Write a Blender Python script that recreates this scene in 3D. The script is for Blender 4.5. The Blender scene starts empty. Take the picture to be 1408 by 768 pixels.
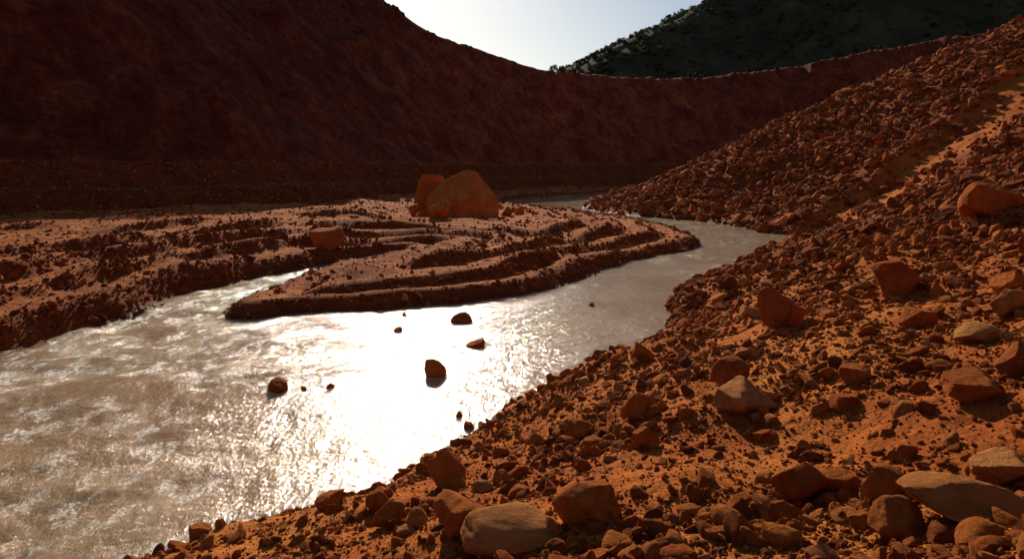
import bpy, bmesh, math, random
import numpy as np
from mathutils import Vector, Euler, Matrix
rng=np.random.default_rng(7); random.seed(7)
CAMH=5.0
# ---------------------------------------------------------------- noise
def _h(ix,iy,seed):
    a=(ix.astype(np.int64)*374761393+iy.astype(np.int64)*668265263+seed*1442695041)&0xffffffff
    a=((a^(a>>13))*1274126177)&0xffffffff
    a=a^(a>>16)
    return (a&0xffff)/65536.0
def perlin(x,y,seed=0):
    x0=np.floor(x);y0=np.floor(y);fx=x-x0;fy=y-y0
    u=fx*fx*fx*(fx*(fx*6-15)+10);v=fy*fy*fy*(fy*(fy*6-15)+10)
    def g(i,j):
        a=_h(x0+i,y0+j,seed)*2*np.pi
        return np.cos(a)*(fx-i)+np.sin(a)*(fy-j)
    return 1.4*((g(0,0)*(1-u)+g(1,0)*u)*(1-v)+(g(0,1)*(1-u)+g(1,1)*u)*v)
def fbm(x,y,seed=0,o=4):
    s=0;a=1;t=0
    for i in range(o):
        s=s+a*perlin(x*2**i+i*17.3,y*2**i-i*9.1,seed+i);t+=a;a*=.5
    return s/t
def sstep(a,b,x):
    t=np.clip((x-a)/(b-a),0,1);return t*t*(3-2*t)
# ---------------------------------------------------------------- plan of the place (metres)
def catmull(p,n=4):
    p=[np.array(q,float) for q in p];o=[]
    for i in range(len(p)-1):
        a=p[max(i-1,0)];b=p[i];c=p[i+1];d=p[min(i+2,len(p)-1)]
        for k in range(n):
            t=k/n
            o.append(.5*((2*b)+(-a+c)*t+(2*a-5*b+4*c-d)*t*t+(-a+3*b-3*c+d)*t**3))
    o.append(p[-1]);return np.array(o)
RIGHT=catmull([(-80,-110),(-45,-45),(-25,-16),(-14,-3),(-8.5,4),(-4.66,8.2),(-3.19,9.2),(-2.26,9.8),(-1.66,11),(-.88,12.2),(-.06,13.8),(1.5,15.8),(3.27,18),(4.54,20.7),(5.77,24.6),(7.24,28.4),(10.6,33.2),(14.7,39.7),(18,45.2),(19.7,52),(19.7,58.5),(17.7,65),(13.9,70),(10.3,79),(9.5,88),(11.5,100),(17,118),(26,135)],3)
LEFT=catmull([(22,140),(14,130),(4,117),(-1,104),(-2.5,95),(0,88),(3.5,82),(6.7,73.6),(11,66),(13,54),(12.6,45.2),(10.4,41.2),(6,35.7),(3.1,30.3),(1.06,27.3),(-1.76,25.3),(-4.26,23.9),(-7,23.3),(-8.8,22.3),(-10,23.2),(-10.2,26.3),(-9.7,30.3),(-8.5,34.3),(-6.5,38.6),(-7.3,39.6),(-10.4,34.2),(-12,29.6),(-12.9,26.9),(-12.9,23.4),(-13.2,20.7),(-13.8,17.9),(-16,12),(-22,4),(-35,-12),(-60,-40),(-110,-100)],3)
RIVER=np.vstack([RIGHT,LEFT])
FOOT=catmull([(-260,-160),(-200,-60),(-150,-5),(-90,30),(-50,47),(-37.3,53.6),(-26.7,63.3),(-19,75.5),(-15,86),(-11.5,99),(-7,112),(1,127),(14,143),(35,153),(80,168),(150,172),(250,150),(340,60),(360,-100)],3)
PIT=np.vstack([FOOT,[(360,-400),(-260,-400)]])
def dpoly(x,y,P):
    best=np.full(x.shape,1e9)
    for a,b in zip(P[:-1],P[1:]):
        d=b-a;L=d@d+1e-9
        t=np.clip(((x-a[0])*d[0]+(y-a[1])*d[1])/L,0,1)
        best=np.minimum(best,(x-a[0]-t*d[0])**2+(y-a[1]-t*d[1])**2)
    return np.sqrt(best)
def inpoly(x,y,P):
    c=np.zeros(x.shape,bool);Q=np.roll(P,-1,axis=0)
    for a,b in zip(P,Q):
        if a[1]==b[1]: continue
        m=((a[1]>y)!=(b[1]>y))&(x<(b[0]-a[0])*(y-a[1])/(b[1]-a[1])+a[0])
        c^=m
    return c
# height of the pit rim, surveyed as slope angle against bearing
SA=[-180,-60,-20,-13,-10.26,-8.33,-6.06,-3.74,0,2.7,5.64,11.4,16.9,22.1,26.9,32.2,40,60,180]
SE=[.29,.29,.29,.265,.228,.199,.180,.169,.147,.135,.1286,.1218,.1216,.1316,.144,.153,.155,.155,.155]
AZG=np.linspace(-70,70,141);HG=[]
for a_ in AZG:
    rr_=np.linspace(20,420,401);xx=rr_*math.sin(math.radians(a_));yy=rr_*math.cos(math.radians(a_))
    q_=dpoly(xx,yy,FOOT);o_=~inpoly(xx,yy,PIT);wl_=np.where(o_,5.5+.92*(q_-12),0)
    line=5+np.interp(a_,SA,SE)*rr_;hit=np.where(wl_>line)[0]
    HG.append(line[hit[0]] if len(hit) else 45)
HG=np.convolve(np.pad(np.array(HG),2,mode='edge'),[.1,.2,.4,.2,.1],'valid')
def terrain(x,y,spacing=None):
    r=np.hypot(x,y)
    if spacing is None: spacing=np.maximum(r*.006,.01)
    wa=.35+.25*sstep(20,60,r)
    wx=x+wa*fbm(x/3,y/3,11,4);wy=y+wa*fbm(x/3,y/3,29,4)
    dR=dpoly(wx,wy,RIGHT);dL=dpoly(wx,wy,LEFT)
    ins=inpoly(wx,wy,RIVER)
    d=np.minimum(dR,dL)
    al=x*.34+y*.94
    dd=dR+1.2*fbm(x/9,y/9,5,3)*sstep(4,14,dR)
    zR=np.where(dd<8,.36*dd,2.88+.5*(dd-8))
    zR=np.where(dd>62,29.9+.15*(dd-62),zR)
    zR=zR*(1-.55*sstep(72,150,y))
    zR=zR+ .9*fbm(al/4.5,dR/22,41,3)*sstep(6,20,dR)+.25*sstep(0,.5,dR)*sstep(12,4,dR)*(.6+fbm(x/1.7,y/1.7,3,2))
    bd=dpoly(x+2.5*fbm(x/4,y/4,8,4),y+2.5*fbm(x/4,y/4,9,4),np.array([(18.5,46.5),(27,52),(38,58),(52,68)],float))
    bare=sstep(4.8,1.8,bd)
    bd2=dpoly(x+2.2*fbm(x/4,y/4,8,4),y+2.2*fbm(x/4,y/4,9,4),np.array([(25,33),(33,38),(50,50)],float))
    bare=np.maximum(bare,sstep(2.8,1.0,bd2))
    bare=bare*np.clip(.95+1.4*fbm(x/3,y/3,74,3),.25,1)
    zR=zR-.9*sstep(3.8,2.4,bd)
    # terraced left bank and spit: packed earth windrows and wheel ruts
    dl=dL+.7*fbm(x/6,y/6,51,3)+.12*fbm(x/.9,y/.9,57,3)
    m1=np.clip(1+1.0*fbm(x/6,y/6,52,2),.5,1.6);m2=np.clip(1+1.3*fbm(x/6,y/6,53,2),.3,1.7);m3=np.clip(1+1.5*fbm(x/7,y/7,54,2),.2,1.8)
    st=lambda a,b,h:h*sstep(a,b,dl)
    zL=st(0,.9,.5)+m1*(st(2.0,3.1,.44)-.22*sstep(3.2,4.8,dl))+m2*(st(4.6,5.7,.40)-.24*sstep(5.8,7.6,dl))+m3*(st(7.5,8.7,.34)-.2*sstep(8.8,10.4,dl))
    zL=zL-.16*sstep(1.2,2.2,dl)
    lb=sstep(-9,-13,x)
    rid=np.clip(1.5*np.sin(2*np.pi*dl/6.8+.8*fbm(x/12,y/12,77,2)),0,1)
    zL=zL+sstep(9,11,dl)*.34*rid*np.clip(.6+1.0*fbm(x/9,y/9,63,2),0,1.4)+ lb*.5*sstep(.2,2.2,dl)
    rut=np.clip(np.sin(2*np.pi*(dl+.12*fbm(x/2,y/2,65,2))/1.3),-.5,1)
    zL=zL+.06*rut*sstep(1.5,2.2,dl)*np.clip(.5+1.5*fbm(x/6,y/6,64,2),0,1)
    zB=np.where(dR<dL,zR,zL)
    zB=np.where(ins,-np.minimum(.6,.22*d+.02),zB)
    # pit wall
    wr=np.clip(r/60,0.3,1.5)
    fx=x+2.2*wr*fbm(x/14,y/14,91,5);fy=y+2.2*wr*fbm(x/14,y/14,92,5)
    q=dpoly(fx,fy,FOOT)
    out=~inpoly(fx,fy,PIT)
    q=np.where(out,q,-q)
    az=np.degrees(np.arctan2(x,y))
    H=np.interp(az,AZG,HG)+.9*fbm(x/14,y/14,93,4)+.5*fbm(x/3,y/3,94,3)
    gul=fbm((x-.3*y)/6,(y+x)/30,95,4)
    W=1.0+2.1*sstep(0,2.6,q)+2.4*sstep(6,9,q)
    wl=np.maximum(0,q-12)
    wall=W+(.96+.10*gul)*wl+2.2*np.abs(gul)*sstep(0,8,wl)
    hcap=np.minimum(wall,H-.05*np.clip(wall-H,0,40))
    z=np.where((q>0),np.maximum(zB,hcap),zB)
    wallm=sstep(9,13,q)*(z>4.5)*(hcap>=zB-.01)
    bench=((q>0)&(q<=13))*1.0
    amp=np.where(ins,.3,1.0)*np.where(dR<dL,1.0,.6)*(1-.35*bare)
    amp=amp*(.25+.75*sstep(0,1.2,d))
    lam=6.0;n=0
    for i in range(8):
        f=sstep(1.0,2.5,lam/spacing)
        n=n+f*lam*.055*perlin(x/lam+i*3.7,y/lam-i*5.1,200+i)
        lam*=.5
    z=z+n*amp*(1+3.0*wallm*(wall<H))
    wet=sstep(.45,.05,d)
    right=(dR<dL)*1.0
    bare=bare*right*(1-wallm)
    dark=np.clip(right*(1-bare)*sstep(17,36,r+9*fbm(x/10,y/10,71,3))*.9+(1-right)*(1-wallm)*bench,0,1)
    return z,dict(wet=wet,bare=bare,wall=wallm,right=right,ins=ins*1.0,bench=bench,dL=dL,dR=dR,d=d,dl=dl,dark=dark)
def tz(x,y):
    z,_=terrain(np.array([x],float),np.array([y],float));return float(z[0])
# ---------------------------------------------------------------- helpers
scene=bpy.context.scene
def link(o): scene.collection.objects.link(o);return o
def mesh_np(name,v,f,smooth=True):
    me=bpy.data.meshes.new(name)
    v=np.asarray(v,np.float32);f=np.asarray(f,np.int32)
    me.vertices.add(len(v));me.vertices.foreach_set('co',v.ravel())
    k=f.shape[1]
    me.loops.add(f.size);me.loops.foreach_set('vertex_index',f.ravel())
    me.polygons.add(len(f));me.polygons.foreach_set('loop_start',np.arange(0,f.size,k,dtype=np.int32))
    me.polygons.foreach_set('loop_total',np.full(len(f),k,np.int32))
    me.polygons.foreach_set('use_smooth',np.full(len(f),smooth))
    me.update();me.validate();return me
def fattr(me,name,a):
    t=me.attributes.new(name,'FLOAT','POINT');t.data.foreach_set('value',np.asarray(a,np.float32))
class NT:
    def __init__(s,mat):
        mat.use_nodes=True;s.t=mat.node_tree;s.t.nodes.clear()
    def n(s,ty,**k):
        nd=s.t.nodes.new(ty)
        for a,b in k.items(): setattr(nd,a,b)
        return nd
    def l(s,a,b): s.t.links.new(a,b)
    def noise(s,vec,scale,detail=6,rough=.6,dist=0):
        nd=s.n('ShaderNodeTexNoise');nd.inputs['Scale'].default_value=scale;nd.inputs['Detail'].default_value=detail
        nd.inputs['Roughness'].default_value=rough;nd.inputs['Distortion'].default_value=dist
        if vec is not None: s.l(vec,nd.inputs['Vector'])
        return nd.outputs['Fac']
    def ramp(s,fac,stops):
        nd=s.n('ShaderNodeValToRGB');e=nd.color_ramp.elements
        while len(e)<len(stops): e.new(.5)
        for el,(p,c) in zip(e,stops):
            el.position=p;el.color=(c[0],c[1],c[2],1) if not isinstance(c,(int,float)) else (c,c,c,1)
        s.l(fac,nd.inputs[0]);return nd.outputs[0]
    def mix(s,fac,a,b,mode='MIX'):
        nd=s.n('ShaderNodeMix',data_type='RGBA',blend_type=mode)
        for sock,val in ((nd.inputs[0],fac),(nd.inputs[6],a),(nd.inputs[7],b)):
            if hasattr(val,'links'): s.l(val,sock)
            elif isinstance(val,(int,float)): sock.default_value=val
            else: sock.default_value=(val[0],val[1],val[2],1)
        return nd.outputs[2]
    def math(s,op,a,b=0.0):
        nd=s.n('ShaderNodeMath',operation=op)
        for i,val in enumerate((a,b)):
            if hasattr(val,'links'): s.l(val,nd.inputs[i])
            else: nd.inputs[i].default_value=val
        return nd.outputs[0]
    def attr(s,name): return s.n('ShaderNodeAttribute',attribute_name=name).outputs['Fac']
    def bump(s,h,strength,dist,nrm=None):
        nd=s.n('ShaderNodeBump');nd.inputs['Strength'].default_value=strength;nd.inputs['Distance'].default_value=dist
        s.l(h,nd.inputs['Height'])
        if nrm is not None: s.l(nrm,nd.inputs['Normal'])
        return nd.outputs[0]
    def out(s,col,rough,nrm=None,spec=.3,ior=None):
        p=s.n('ShaderNodeBsdfPrincipled');o=s.n('ShaderNodeOutputMaterial')
        for nm,val in (('Base Color',col),('Roughness',rough)):
            if hasattr(val,'links'): s.l(val,p.inputs[nm])
            elif isinstance(val,(int,float)): p.inputs[nm].default_value=val
            else: p.inputs[nm].default_value=(*val,1)
        p.inputs['Specular IOR Level'].default_value=spec
        if ior: p.inputs['IOR'].default_value=ior
        if nrm is not None: s.l(nrm,p.inputs['Normal'])
        s.l(p.outputs[0],o.inputs[0]);return p
# ---------------------------------------------------------------- materials
def m_ground():
    m=bpy.data.materials.new('red_earth');N=NT(m)
    co=N.n('ShaderNodeNewGeometry').outputs['Position']
    a=N.noise(co,.35,8,.65);b=N.noise(co,5,8,.7);c=N.noise(co,45,5,.7)
    col=N.ramp(a,[(.3,(.46,.095,.018)),(.5,(.70,.19,.030)),(.72,(.84,.31,.060))])
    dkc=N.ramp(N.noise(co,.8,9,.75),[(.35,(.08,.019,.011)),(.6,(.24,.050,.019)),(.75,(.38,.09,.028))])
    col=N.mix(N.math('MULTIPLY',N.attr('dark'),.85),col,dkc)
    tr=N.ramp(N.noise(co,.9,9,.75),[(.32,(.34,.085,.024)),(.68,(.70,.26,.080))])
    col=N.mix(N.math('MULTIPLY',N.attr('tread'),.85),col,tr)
    col=N.mix(.8,col,N.ramp(b,[(.3,(.35,.3,.3)),(.5,(1,.95,.9)),(.7,(1.35,1.3,1.25))]),'MULTIPLY')
    col=N.mix(.6,col,N.ramp(c,[(.3,(.4,.38,.36)),(.55,(1.1,1.1,1.1)),(.75,(1.5,1.45,1.4))]),'MULTIPLY')
    br=N.ramp(N.noise(co,1.2,9,.7),[(.3,(.46,.10,.016)),(.7,(.72,.21,.034))])
    col=N.mix(N.math('MULTIPLY',N.attr('bare'),.85),col,br)
    mp=N.n('ShaderNodeMapping');mp.inputs['Scale'].default_value=(.5,.5,.12);N.l(co,mp.inputs[0])
    wn=N.noise(mp.outputs[0],.55,9,.68,.6)
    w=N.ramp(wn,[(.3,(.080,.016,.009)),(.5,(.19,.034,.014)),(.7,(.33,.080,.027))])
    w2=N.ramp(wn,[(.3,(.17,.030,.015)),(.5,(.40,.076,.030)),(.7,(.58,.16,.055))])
    w=N.mix(N.attr('litwall'),w,w2)  # brighter, redder ramp: grazing sunlight painted into the wall colour
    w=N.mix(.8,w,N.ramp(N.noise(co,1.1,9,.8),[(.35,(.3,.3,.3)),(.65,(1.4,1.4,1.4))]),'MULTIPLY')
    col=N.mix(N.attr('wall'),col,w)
    col=N.mix(N.math('MULTIPLY',N.attr('wet'),.75),col,(.07,.026,.012))
    v=N.n('ShaderNodeTexVoronoi');v.inputs['Scale'].default_value=16;N.l(co,v.inputs['Vector'])
    h=N.math('ADD',N.noise(co,9,10,.75),N.math('MULTIPLY',v.outputs['Distance'],-.35))
    n1=N.bump(h,.9,.07)
    n2=N.bump(N.noise(co,1.1,8,.7),.8,.6,n1)
    N.out(col,N.mix(N.attr('wet'),(.95,.95,.95),(.6,.6,.6)),n2,.08);return m
def m_rock(name,stops,inst=True,scale=3):
    m=bpy.data.materials.new(name);N=NT(m)
    tc=N.n('ShaderNodeTexCoord').outputs['Object'];oi=N.n('ShaderNodeObjectInfo').outputs['Random']
    v=N.n('ShaderNodeVectorMath',operation='ADD');N.l(tc,v.inputs[0]);N.l(oi,v.inputs[1]);co=v.outputs[0]
    col=N.ramp(oi,stops)
    col=N.mix(.85,col,N.ramp(N.noise(co,scale,9,.75,.4),[(.3,(.4,.36,.34)),(.5,(1,.95,.92)),(.72,(1.35,1.3,1.25))]),'MULTIPLY')
    col=N.mix(.35,col,N.ramp(N.noise(co,scale*.6,8,.7),[(.4,(.34,.075,.016)),(.6,(.74,.25,.065))]))
    h=N.math('ADD',N.noise(co,scale*2.2,12,.76),N.math('MULTIPLY',N.noise(co,scale*.8,3,.5),.8))
    N.out(col,.95,N.bump(h,.9,.16 if inst else .22),.04);return m
def m_water():
    m=bpy.data.materials.new('muddy_water');N=NT(m)
    co=N.n('ShaderNodeNewGeometry').outputs['Position']
    mp=N.n('ShaderNodeMapping');mp.inputs['Scale'].default_value=(1.0,.7,1);mp.inputs['Rotation'].default_value=(0,0,math.radians(-35));N.l(co,mp.inputs[0]);c=mp.outputs[0]
    col=N.ramp(N.noise(c,.5,7,.65,.5),[(.3,(.30,.175,.080)),(.7,(.45,.285,.145))])
    foam=N.ramp(N.noise(c,1.8,10,.72,.3),[(.50,0.0),(.60,1.0)])
    foam=N.math('MULTIPLY',foam,N.ramp(N.noise(c,14,6,.75),[(.42,0.0),(.58,1.0)]))
    fm=N.math('MULTIPLY',foam,N.attr('rapid'))
    col=N.mix(N.math('MULTIPLY',fm,.85),col,(.86,.76,.62))
    n1=N.bump(N.noise(c,2.2,4,.55,.2),.8,.075)
    n2=N.bump(N.noise(c,8,4,.6,.2),.9,.034,n1)
    n3=N.bump(N.noise(c,30,2,.5),.9,.0085,n2)
    n4=N.n('ShaderNodeBump');n4.inputs['Distance'].default_value=.15
    N.l(N.math('MULTIPLY',N.attr('rapid'),.9),n4.inputs['Strength']);N.l(N.noise(c,4.5,8,.7,0),n4.inputs['Height']);N.l(n3,n4.inputs['Normal'])
    N.out(col,N.mix(fm,(.06,.06,.06),(.6,.6,.6)),n4.outputs[0],.5,1.33);return m
def m_leaf():
    m=bpy.data.materials.new('scrub_leaves');N=NT(m)
    oi=N.n('ShaderNodeObjectInfo').outputs['Random']
    N.out(N.ramp(oi,[(0,(.03,.04,.016)),(.5,(.06,.075,.025)),(1,(.13,.125,.045))]),.8,None,.2);return m
def m_mount():
    m=bpy.data.materials.new('mountain_scrubland');N=NT(m)
    co=N.n('ShaderNodeNewGeometry').outputs['Position']
    col=N.ramp(N.noise(co,.05,9,.75),[(.35,(.035,.040,.020)),(.55,(.085,.075,.040)),(.7,(.16,.12,.07))])
    N.out(col,.95,N.bump(N.noise(co,.12,9,.75),1,4),.05);return m
MG=m_ground();MW=m_water();ML=m_leaf();MM=m_mount()
MS=m_rock('red_stone',[(0,(.28,.058,.016)),(.3,(.56,.13,.024)),(.65,(.78,.235,.042)),(.93,(.82,.31,.075)),(1,(.82,.40,.15))])
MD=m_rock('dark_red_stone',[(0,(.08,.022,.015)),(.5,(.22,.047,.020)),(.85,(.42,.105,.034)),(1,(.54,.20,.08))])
MB=m_rock('boulder_stone',[(0,(.70,.18,.034)),(1,(.76,.24,.050))],False,1.6)
MBD=m_rock('dark_boulder_stone',[(0,(.42,.09,.022)),(1,(.56,.14,.034))],False,1.6)
MP=m_rock('pale_boulder_stone',[(0,(.82,.33,.10)),(1,(.84,.40,.14))],False,1.6)
# ---------------------------------------------------------------- terrain sheet
def polar(rmin,rmax,nr,azd,naz,full):
    r=np.exp(np.linspace(math.log(rmin),math.log(rmax),nr))
    a=np.radians(np.linspace(-azd,azd,naz))
    if full:
        a=np.concatenate([a,np.radians(np.linspace(azd,360-azd,92)[1:-1])])
    R,A=np.meshgrid(r,a,indexing='ij')
    x=R*np.sin(A);y=R*np.cos(A)
    na=len(a);i=np.arange(nr-1)[:,None];j=np.arange(na if full else na-1)[None,:];j2=(j+1)%na
    f=np.stack([i*na+j,(i+1)*na+j,(i+1)*na+j2,i*na+j2],-1).reshape(-1,4)[:,::-1]
    return x.ravel(),y.ravel(),R.ravel(),f,na
x,y,R,f,na=polar(.6,1600,980,50,860,True)
z,M=terrain(x,y,R*.0075)
v=np.stack([x,y,z],1)
v=np.vstack([v,[0,0,tz(0,.01)]])
me=mesh_np('ground',v,f,True)
Z=z.reshape(-1,na);RR=R.reshape(-1,na)
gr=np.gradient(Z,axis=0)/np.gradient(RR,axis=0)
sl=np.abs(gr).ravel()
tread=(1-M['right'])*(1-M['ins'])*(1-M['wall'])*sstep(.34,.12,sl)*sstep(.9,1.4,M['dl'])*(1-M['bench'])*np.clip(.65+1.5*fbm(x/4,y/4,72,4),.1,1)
litw=sstep(-42,-6,x+8*fbm(x/18,y/18,75,3))*(.7+.5*fbm(x/10,y/10,76,3))*(1-.65*sstep(25,75,x))*.8  # mask for sunlight painted on the wall's centre, mottled, weaker to either side
bm=bmesh.new();bm.from_mesh(me);bm.verts.ensure_lookup_table()
for j in range(na):
    try: bm.faces.new((bm.verts[len(v)-1],bm.verts[(j+1)%na],bm.verts[j]))
    except Exception: pass
bm.to_mesh(me);bm.free()
for k in ('wet','bare','wall'): fattr(me,k,np.append(M[k],0))
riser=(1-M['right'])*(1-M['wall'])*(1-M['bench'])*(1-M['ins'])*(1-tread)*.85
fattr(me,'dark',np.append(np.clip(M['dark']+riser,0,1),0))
fattr(me,'tread',np.append(tread,0));fattr(me,'litwall',np.append(np.clip(litw,0,1),0))
me.materials.append(MG);ground=link(bpy.data.objects.new('ground',me))
# ---------------------------------------------------------------- river
wx,wy,WR,wf,wna=polar(4.5,190,640,100,940,False)
din=dpoly(wx,wy,RIVER);ii=inpoly(wx,wy,RIVER)
keep=ii|(din<2.5)
fk=keep[wf].all(1);wf=wf[fk]
lam=1.7;wz=0;qx=wx+.25*fbm(wx/.8,wy/.8,440,2);qy=wy+.25*fbm(wx/.8,wy/.8,445,2)
for i in range(3):
    s=WR*.006;fd=sstep(1.5,4,lam/s)
    th=.6+i*.9;ca,sa=math.cos(th),math.sin(th);u=(qx*ca+qy*sa)/lam;vv=(-qx*sa+qy*ca)/lam
    wz=wz+fd*lam*.012*perlin(u+i*3,vv,400+i);lam*=.5
rapid=np.clip(sstep(-2.0,-7.5,wx)*sstep(40,26,wy)+sstep(5,9,wx)*sstep(26,32,wy)*.6,0,1)
rapid=rapid*np.clip(.6+1.9*fbm(wx/3.5,wy/2.2,450,3),0,1)
wz=wz*(1+3.6*rapid)-.01
used=np.unique(wf);remap=np.zeros(len(wx),int);remap[used]=np.arange(len(used))
wme=mesh_np('river_water',np.stack([wx,wy,wz],1)[used],remap[wf],True);fattr(wme,'rapid',rapid[used])
wme.materials.append(MW)
link(bpy.data.objects.new('river_water',wme))
# ---------------------------------------------------------------- rocks
def rock_mesh(name,seed,sub=4,K=14,flat=(1,1,1),rough=.05,planes=None,round_=14,cmin=.62):
    r_=np.random.default_rng(seed)
    bm=bmesh.new();bmesh.ops.create_icosphere(bm,subdivisions=sub,radius=1)
    n=np.array([v.co[:] for v in bm.verts]);n/=np.linalg.norm(n,axis=1)[:,None]
    if planes is None:
        p=r_.normal(size=(K,3));p/=np.linalg.norm(p,axis=1)[:,None];c=r_.uniform(cmin,1.0,K)
    else: p,c=planes
    dt=n@p.T
    rr=np.where(dt>.05,c/np.maximum(dt,.05),9. if planes is None else 99.)
    rr=np.minimum(rr,1.4 if planes is None else 99)
    sc=rr.min(1)
    k=round_/sc.mean()
    rad=-np.log(np.exp(-k*(rr-sc[:,None])).sum(1))/k+sc
    P=n*rad[:,None]
    if planes is None: P*=np.array(flat)
    S=np.abs(P).max()
    if planes is None: P/=S;S=1.0
    o=r_.uniform(0,90,3);q=P/S
    for lam_,am in ((.7,1),(.33,.55),(.16,.36),(.08,.24),(.04,.14)):
        nn=perlin(q[:,0]/lam_+o[0]+q[:,2]*.7/lam_,q[:,1]/lam_+o[1]+q[:,2]/lam_,seed)+perlin(q[:,2]/lam_+o[2],q[:,0]/lam_-q[:,1]*.6/lam_,seed+5)
        P=P+n*(nn*am*rough*S)[:,None]
    for v,c_ in zip(bm.verts,P): v.co=c_
    me=bpy.data.meshes.new(name);bm.to_mesh(me);bm.free()
    me.polygons.foreach_set('use_smooth',np.ones(len(me.polygons),bool))
    try: me.set_sharp_from_angle(angle=math.radians(32))
    except Exception: pass
    return me
def hull_rock(name,pts,seed,mat,loc,rz=0,sub=6,rough=.02):
    bm=bmesh.new()
    for p in pts: bm.verts.new(p)
    bmesh.ops.convex_hull(bm,input=bm.verts);bm.normal_update()
    cen=np.mean(np.array(pts),axis=0);P=[];C=[]
    for fc in bm.faces:
        nn=np.array(fc.normal[:]);dd_=float(nn@(np.array(fc.verts[0].co[:])-cen))
        if dd_<0: nn=-nn;dd_=-dd_
        P.append(nn);C.append(dd_)
    bm.free()
    me=rock_mesh(name,seed,sub,rough=rough,planes=(np.array(P),np.array(C)),round_=90)
    me.transform(Matrix.Translation(Vector(cen)))
    me.materials.append(mat);o=link(bpy.data.objects.new(name,me));o.location=loc;o.rotation_euler=(0,0,rz);return o
srcA=bpy.data.collections.new('stone_shapes')
srcB=bpy.data.collections.new('dark_stone_shapes')
for i in range(18):
    fl=(1,random.uniform(.7,1.0),random.uniform(.55,.95))
    me=rock_mesh('stone',100+i,3,12,fl,.04,round_=26,cmin=.58)
    for src,mt in ((srcA,MS),(srcB,MD)):
        m2=me.copy();m2.materials.append(mt);src.objects.link(bpy.data.objects.new('stone_shape',m2))
def scatter(name,x,y,z,scl,col,tilt=.5):
    n=len(x);me=bpy.data.meshes.new(name);me.vertices.add(n)
    me.vertices.foreach_set('co',np.stack([x,y,z],1).astype(np.float32).ravel())
    a=me.attributes.new('rot','FLOAT_VECTOR','POINT')
    rot=np.stack([rng.normal(0,tilt,n),rng.normal(0,tilt,n),rng.uniform(0,6.28,n)],1)
    a.data.foreach_set('vector',rot.astype(np.float32).ravel())
    a=me.attributes.new('scl','FLOAT_VECTOR','POINT')
    s3=scl[:,None]*rng.uniform(.75,1.25,(n,3));a.data.foreach_set('vector',s3.astype(np.float32).ravel())
    a=me.attributes.new('idx','INT','POINT');a.data.foreach_set('value',rng.integers(0,len(col.objects),n).astype(np.int32))
    o=link(bpy.data.objects.new(name,me))
    g=bpy.data.node_groups.new(name,'GeometryNodeTree')
    g.interface.new_socket('Geometry',in_out='INPUT',socket_type='NodeSocketGeometry')
    g.interface.new_socket('Geometry',in_out='OUTPUT',socket_type='NodeSocketGeometry')
    gi=g.nodes.new('NodeGroupInput');go=g.nodes.new('NodeGroupOutput')
    ip=g.nodes.new('GeometryNodeInstanceOnPoints');ci=g.nodes.new('GeometryNodeCollectionInfo')
    ci.inputs['Collection'].default_value=col;ci.inputs['Separate Children'].default_value=True;ci.inputs['Reset Children'].default_value=True
    mp_=g.nodes.new('GeometryNodeMeshToPoints')
    def na_(nm,t):
        q=g.nodes.new('GeometryNodeInputNamedAttribute');q.data_type=t;q.inputs['Name'].default_value=nm
        return [s for s in q.outputs if s.enabled][0]
    g.links.new(gi.outputs[0],mp_.inputs[0]);g.links.new(mp_.outputs[0],ip.inputs['Points'])
    g.links.new(ci.outputs[0],ip.inputs['Instance']);ip.inputs['Pick Instance'].default_value=True
    g.links.new(na_('idx','INT'),ip.inputs['Instance Index'])
    g.links.new(na_('rot','FLOAT_VECTOR'),ip.inputs['Rotation']);g.links.new(na_('scl','FLOAT_VECTOR'),ip.inputs['Scale'])
    g.links.new(ip.outputs[0],go.inputs[0])
    md=o.modifiers.new('scatter','NODES');md.node_group=g
    return o
def cand(n,r0,r1,a0=-58,a1=58):
    r=np.exp(rng.uniform(math.log(r0),math.log(r1),n));a=np.radians(rng.uniform(a0,a1,n))
    x=r*np.sin(a);y=r*np.cos(a);z,M=terrain(x,y);e=np.maximum(.15,r*.01)
    z2,_=terrain(x+e,y);z3,_=terrain(x,y+e)
    return x,y,z,r,M,np.hypot(z2-z,z3-z)/e
# stones on the near slope / talus
x,y,z,r,M,sl=cand(320000,1.6,190,-40,58)
cl=fbm(x/1.8,y/1.8,300,3);cl2=fbm(x/12,y/9,301,3)
far=sstep(12,26,r)
p=M['right']*(1-M['ins'])*(1-M['wall'])*(1-.92*M['bare'])*np.clip(.50+.37*far+1.5*cl*(1-.5*far)+.3*cl2,.20,1)
k=rng.random(len(x))<p
x,y,z,r=x[k],y[k],z[k],r[k];far=far[k]
smin=np.maximum(.010,r*(.0014+.0006*far))
s=smin*rng.random(len(x))**(-1/(1.95+.25*far));s=np.minimum(s,np.maximum(.16,.0135*r))
s=np.minimum(s,.65)
s=s*np.where(s>.99*np.maximum(.16,.0135*r),rng.uniform(.6,1.1,len(x)),1)
near=np.hypot(x,y)<3.2;s=np.where(near,np.minimum(s,.05),s)
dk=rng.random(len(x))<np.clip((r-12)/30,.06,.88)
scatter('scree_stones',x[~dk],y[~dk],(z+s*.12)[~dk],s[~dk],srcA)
scatter('dark_scree_stones',x[dk],y[dk],(z+s*.12)[dk],s[dk],srcB)
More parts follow.
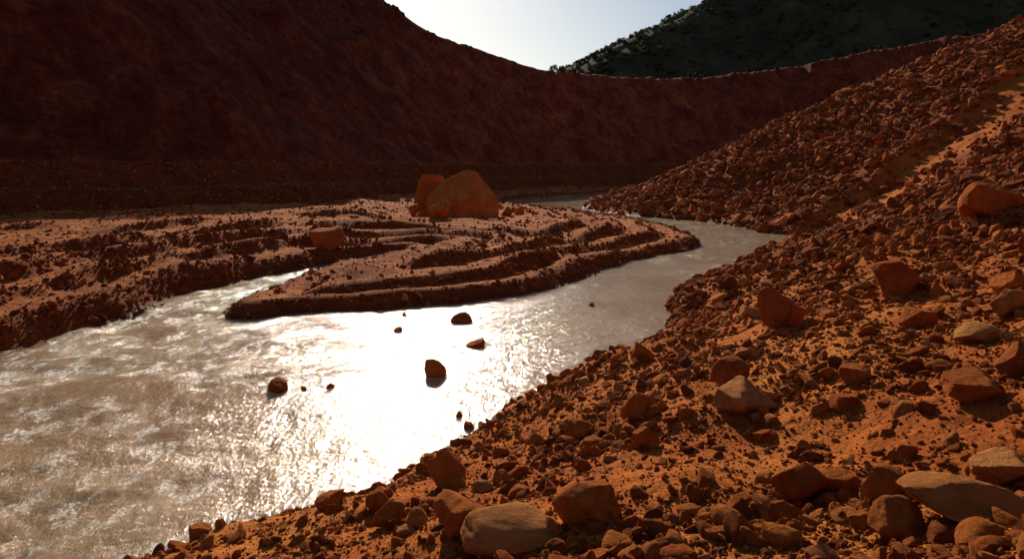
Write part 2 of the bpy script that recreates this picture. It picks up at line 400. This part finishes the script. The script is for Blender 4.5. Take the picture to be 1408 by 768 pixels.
# rubble on the left terraces, spit and benches
x,y,z,r,M,sl=cand(240000,14,150,-58,25)
L=(1-M['right'])*(1-M['ins'])
cl=fbm(x/2.5,y/2.5,310,3)
p=L*(1-M['wall'])*np.clip(.07+1.4*sstep(.24,.55,sl)+.45*sstep(.2,.5,cl)+.8*M['bench'],0,1)
k=rng.random(len(x))<p;x,y,z,r=x[k],y[k],z[k],r[k]
s=np.maximum(.016,r*.0011)*rng.random(len(x))**(-1/2.5);s=np.minimum(s,.2)
dk=rng.random(len(x))<.75
scatter('bank_rubble',x[~dk],y[~dk],(z+s*.1)[~dk],s[~dk],srcA)
scatter('dark_bank_rubble',x[dk],y[dk],(z+s*.1)[dk],s[dk],srcB)
# ---------------------------------------------------------------- individual boulders
def boulder(name,x,y,w,h,mat,seed,push=.3,sink=.22,sub=5):
    L=math.hypot(x,y);x+=x/L*w*push;y+=y/L*w*push
    me=rock_mesh(name,seed,sub,11,(1,.85,.8),.028,round_=34,cmin=.58)
    zs=np.array([q.co[:] for q in me.vertices]);ex=(zs.max(0)-zs.min(0))
    me.materials.append(mat);o=link(bpy.data.objects.new(name,me))
    hz=h*(1+sink)
    o.scale=(w/ex[0],w*.9/ex[1],hz/ex[2])
    o.rotation_euler=(random.uniform(-.12,.12),random.uniform(-.12,.12),random.uniform(-.4,.4))
    o.location=(x,y,tz(x,y)+hz/2-h*sink);return o
BL=[(4.66,11.81,.88,.8,MBD),(8.59,15.02,1.14,.78,MBD),(2.89,8.65,.50,.38,MBD),(2.73,7.79,.68,.36,MP),(2.56,13.22,.40,.33,MB),
(1.66,8.55,.48,.38,MB),(.92,9.02,.42,.24,MB),(-.77,7.83,.54,.5,MB),(.62,5.18,.55,.36,MB),(-.44,5.53,.54,.42,MB),(-.08,4.94,.85,.34,MP),(2.31,5.12,.46,.36,MBD),
(2.74,4.71,.34,.25,MB),(2.63,5.2,.34,.22,MB),(2.4,3.98,.34,.22,MB),(4.28,6.2,.64,.28,MB),(4.88,6.35,.36,.34,MBD),(3.65,4.7,.46,.2,MP),(5.53,9.14,.46,.3,MB),
(2.76,3.85,.74,.2,MP),(1.49,5.26,.18,.14,MBD),(8.2,11.06,.62,.38,MB),(1.48,7.3,.3,.24,MB),(-1.27,6.6,.38,.22,MB),(-1.5,7.3,.28,.2,MB),(-4.0,8.1,.3,.2,MB),(5.4,7.8,.5,.2,MP),(6.6,13.2,.45,.3,MB),(3.6,10.2,.4,.2,MP),(-2.3,8.1,.34,.2,MB),(-.2,9.6,.3,.2,MBD),(6.4,8.6,.5,.3,MP),(4.0,7.6,.34,.2,MB)]
for i,(bx,by,w_,h_,mt) in enumerate(BL): boulder('boulder',bx,by,w_,h_,mt,500+i)
boulder('boulder',13.63,19.2,1.75,.85,MBD,651,.3,.5)
boulder('boulder',-10.1,37.9,2.0,1.25,MBD,620,.1,.15)
# large split boulder on the spit
bx,by=-4.3,60.5;bz=tz(bx,by)-.25
hull_rock('boulder',[(-3.2,-1.6,-.5),(-3.25,-1.5,1.1),(-2.9,-.9,1.8),(-2.0,.4,2.9),(.2,1.2,3.95),(1.2,.9,3.8),(2.4,-.3,2.1),(3.2,-.9,1.2),(3.15,-1.5,-.5),(.4,-2.3,-.5),(.3,-2.2,1.5),(-2.4,2.2,-.5),(-2.2,2.0,2.0),(2.6,2.2,-.5),(2.0,2.0,2.2),(.4,2.4,3.2)],700,MB,(bx,by,bz),0,6,.010)
hull_rock('boulder',[(-1.25,-1,-.5),(-1.2,-1,3.0),(-.7,-.6,3.85),(1.0,-.5,3.75),(1.25,-1,-.5),(-1.2,1,-.5),(-1,1,3.3),(1.1,1,3.4),(1.2,1,-.5),(-1.6,-.9,1.2),(1.4,-.9,1.8)],701,MBD,(-7.3,62.5,tz(-7.3,62.5)-.25),.1,6,.012)
boulder('boulder',-5.9,54.6,1.75,1.5,MB,702,.1,.15)
boulder('boulder',-7.4,56.5,1.3,.9,MBD,703,.1,.15);boulder('boulder',-.4,60.5,1.2,.8,MBD,704,.1,.15)
boulder('boulder',.6,62,1.0,.6,MB,705,.1,.15);boulder('boulder',-8.1,58.5,1.6,1.2,MBD,706,.1,.15)
# stones standing in the river
for i,(bx,by,w_,h_) in enumerate([(-1.65,22,.72,.28),(-.97,18.9,.54,.2),(-1.93,16.2,.52,.40),(-5.4,15,.48,.27),(-3.5,20.6,.32,.14),(-4.2,15.2,.2,.09),(-4.75,15,.16,.08),(-.83,12.7,.22,.13),(2.9,24.6,.26,.1),(-3.7,23,.22,.1),(-4.6,23.4,.2,.08),(-1.1,13.3,.16,.08)]):
    me=rock_mesh('river_rock',800+i,4,11,(1,.85,.8),.03,round_=40);zs=np.array([q.co[:] for q in me.vertices]);ex=zs.max(0)-zs.min(0)
    me.materials.append(MB if i==2 else MBD);o=link(bpy.data.objects.new('river_rock',me));hz=h_*2
    o.scale=(w_/ex[0],w_*.85/ex[1],hz/ex[2]);o.location=(bx,by,h_-hz/2);o.rotation_euler=(0,0,random.uniform(0,6))
# ---------------------------------------------------------------- mountain behind the pit
mx=np.linspace(-40,950,420);my=np.linspace(262,760,240);X,Y=np.meshgrid(mx,my,indexing='xy')
rh=np.interp(X*400/np.maximum(Y,340)+3*fbm(X/20,Y/20,601,3),[-40,5,15,25,45,64,103,180,300,600,950],[0,18,44,58,69,78,95,128,168,205,215])
pz=15+(rh-15)*sstep(268,415,Y+14*fbm(X/60,Y/60,602,4))
pz=pz+7*fbm(X/28,Y/45,603,5)*sstep(280,330,Y)*sstep(20,120,X)+1.3*fbm(X/7,Y/7,604,3)
pz=np.where(Y>420,pz-(Y-420)*.03,pz)
ny,nx=X.shape;i=np.arange(ny-1)[:,None];j=np.arange(nx-1)[None,:]
mf=np.stack([i*nx+j,i*nx+j+1,(i+1)*nx+j+1,(i+1)*nx+j],-1).reshape(-1,4)
mm=mesh_np('mountain',np.stack([X.ravel(),Y.ravel(),pz.ravel()],1),mf,True);mm.materials.append(MM);link(bpy.data.objects.new('mountain',mm))
def bush_mesh(name,seed,n=170,size=.22,hgt=1.0):
    r_=np.random.default_rng(seed);V=[];F=[]
    cl_=r_.normal(size=(9,3));cl_/=np.linalg.norm(cl_,axis=1)[:,None];cl_*=.55;cl_[:,2]=np.abs(cl_[:,2])*hgt+.15
    for i in range(n):
        c=cl_[i%9]+r_.normal(size=3)*.2
        a=r_.normal(size=3);a/=np.linalg.norm(a);b=np.cross(a,r_.normal(size=3));b/=np.linalg.norm(b)
        s=size*r_.uniform(.5,1.1);k=len(V)
        V+=[c-a*s,c+b*s*.5,c+a*s,c-b*s*.5];F.append((k,k+1,k+2,k+3))
    me=mesh_np(name,np.array(V),np.array(F),False);me.materials.append(ML);return me
bcol=bpy.data.collections.new('scrub_shapes')
for i in range(5): bcol.objects.link(bpy.data.objects.new('scrub_shape',bush_mesh('scrub',900+i)))
nb=18000;ix=rng.integers(0,nx-1,nb);iy=rng.integers(10,100,nb)
dens=fbm(X[iy,ix]/30,Y[iy,ix]/30,605,3);kk=(rng.random(nb)<np.clip(.6+1.5*dens,.1,1))&(X[iy,ix]>12)&(X[iy,ix]<560);ix=ix[kk];iy=iy[kk]
scatter('mountain_scrub',X[iy,ix]+rng.uniform(-1,1,len(ix)),Y[iy,ix]+rng.uniform(-1,1,len(ix)),pz[iy,ix]-.2,rng.uniform(.7,2.2,len(ix)),bcol,tilt=.1)
# shrubs growing on the pit rim
def rim(azd):
    r=np.linspace(90,330,1500);a=math.radians(azd);z_,_=terrain(r*math.sin(a),r*math.cos(a));i=int(np.argmax((z_-CAMH)/r));return r[i]*math.sin(a),r[i]*math.cos(a),z_[i]
for i,(az_,s_) in enumerate([(14.3,1.7),(14.9,1.2),(3.4,1.5),(4.0,1.1),(5.0,1.0),(27.5,1.2),(20.5,1.0)]):
    X0,Y0,Z0=rim(az_);me=bush_mesh('shrub',950+i,380,.16,1.2);o=link(bpy.data.objects.new('shrub',me));o.location=(X0,Y0,Z0-.3);o.scale=(s_,s_,s_*1.05)
# ---------------------------------------------------------------- camera
cam=bpy.data.cameras.new('camera');cam.lens=24;cam.sensor_width=36;cam.clip_end=5000;cam.clip_start=.05
co=link(bpy.data.objects.new('camera',cam));co.location=(0,0,CAMH);co.rotation_euler=(math.radians(90-9.3),0,0)
scene.camera=co
# ---------------------------------------------------------------- light
EL=math.radians(23);AZ=math.radians(-8.5)
sd=bpy.data.lights.new('sun','SUN');sd.energy=5;sd.angle=math.radians(.53);sd.color=(1,.87,.68)
so=link(bpy.data.objects.new('sun',sd));dv=Vector((math.sin(AZ)*math.cos(EL),math.cos(AZ)*math.cos(EL),math.sin(EL)))
so.rotation_euler=dv.to_track_quat('Z','Y').to_euler()
w=bpy.data.worlds.new('World');scene.world=w;w.use_nodes=True;nt=w.node_tree
sky=nt.nodes.new('ShaderNodeTexSky');sky.sky_type='NISHITA';sky.sun_disc=False;sky.sun_elevation=EL;sky.sun_rotation=AZ
sky.dust_density=.5;sky.air_density=1.0;sky.ozone_density=1.5
nt.links.new(sky.outputs[0],nt.nodes['Background'].inputs[0]);nt.nodes['Background'].inputs[1].default_value=.07
scene.view_settings.view_transform='Standard';scene.view_settings.look='None';scene.view_settings.exposure=0
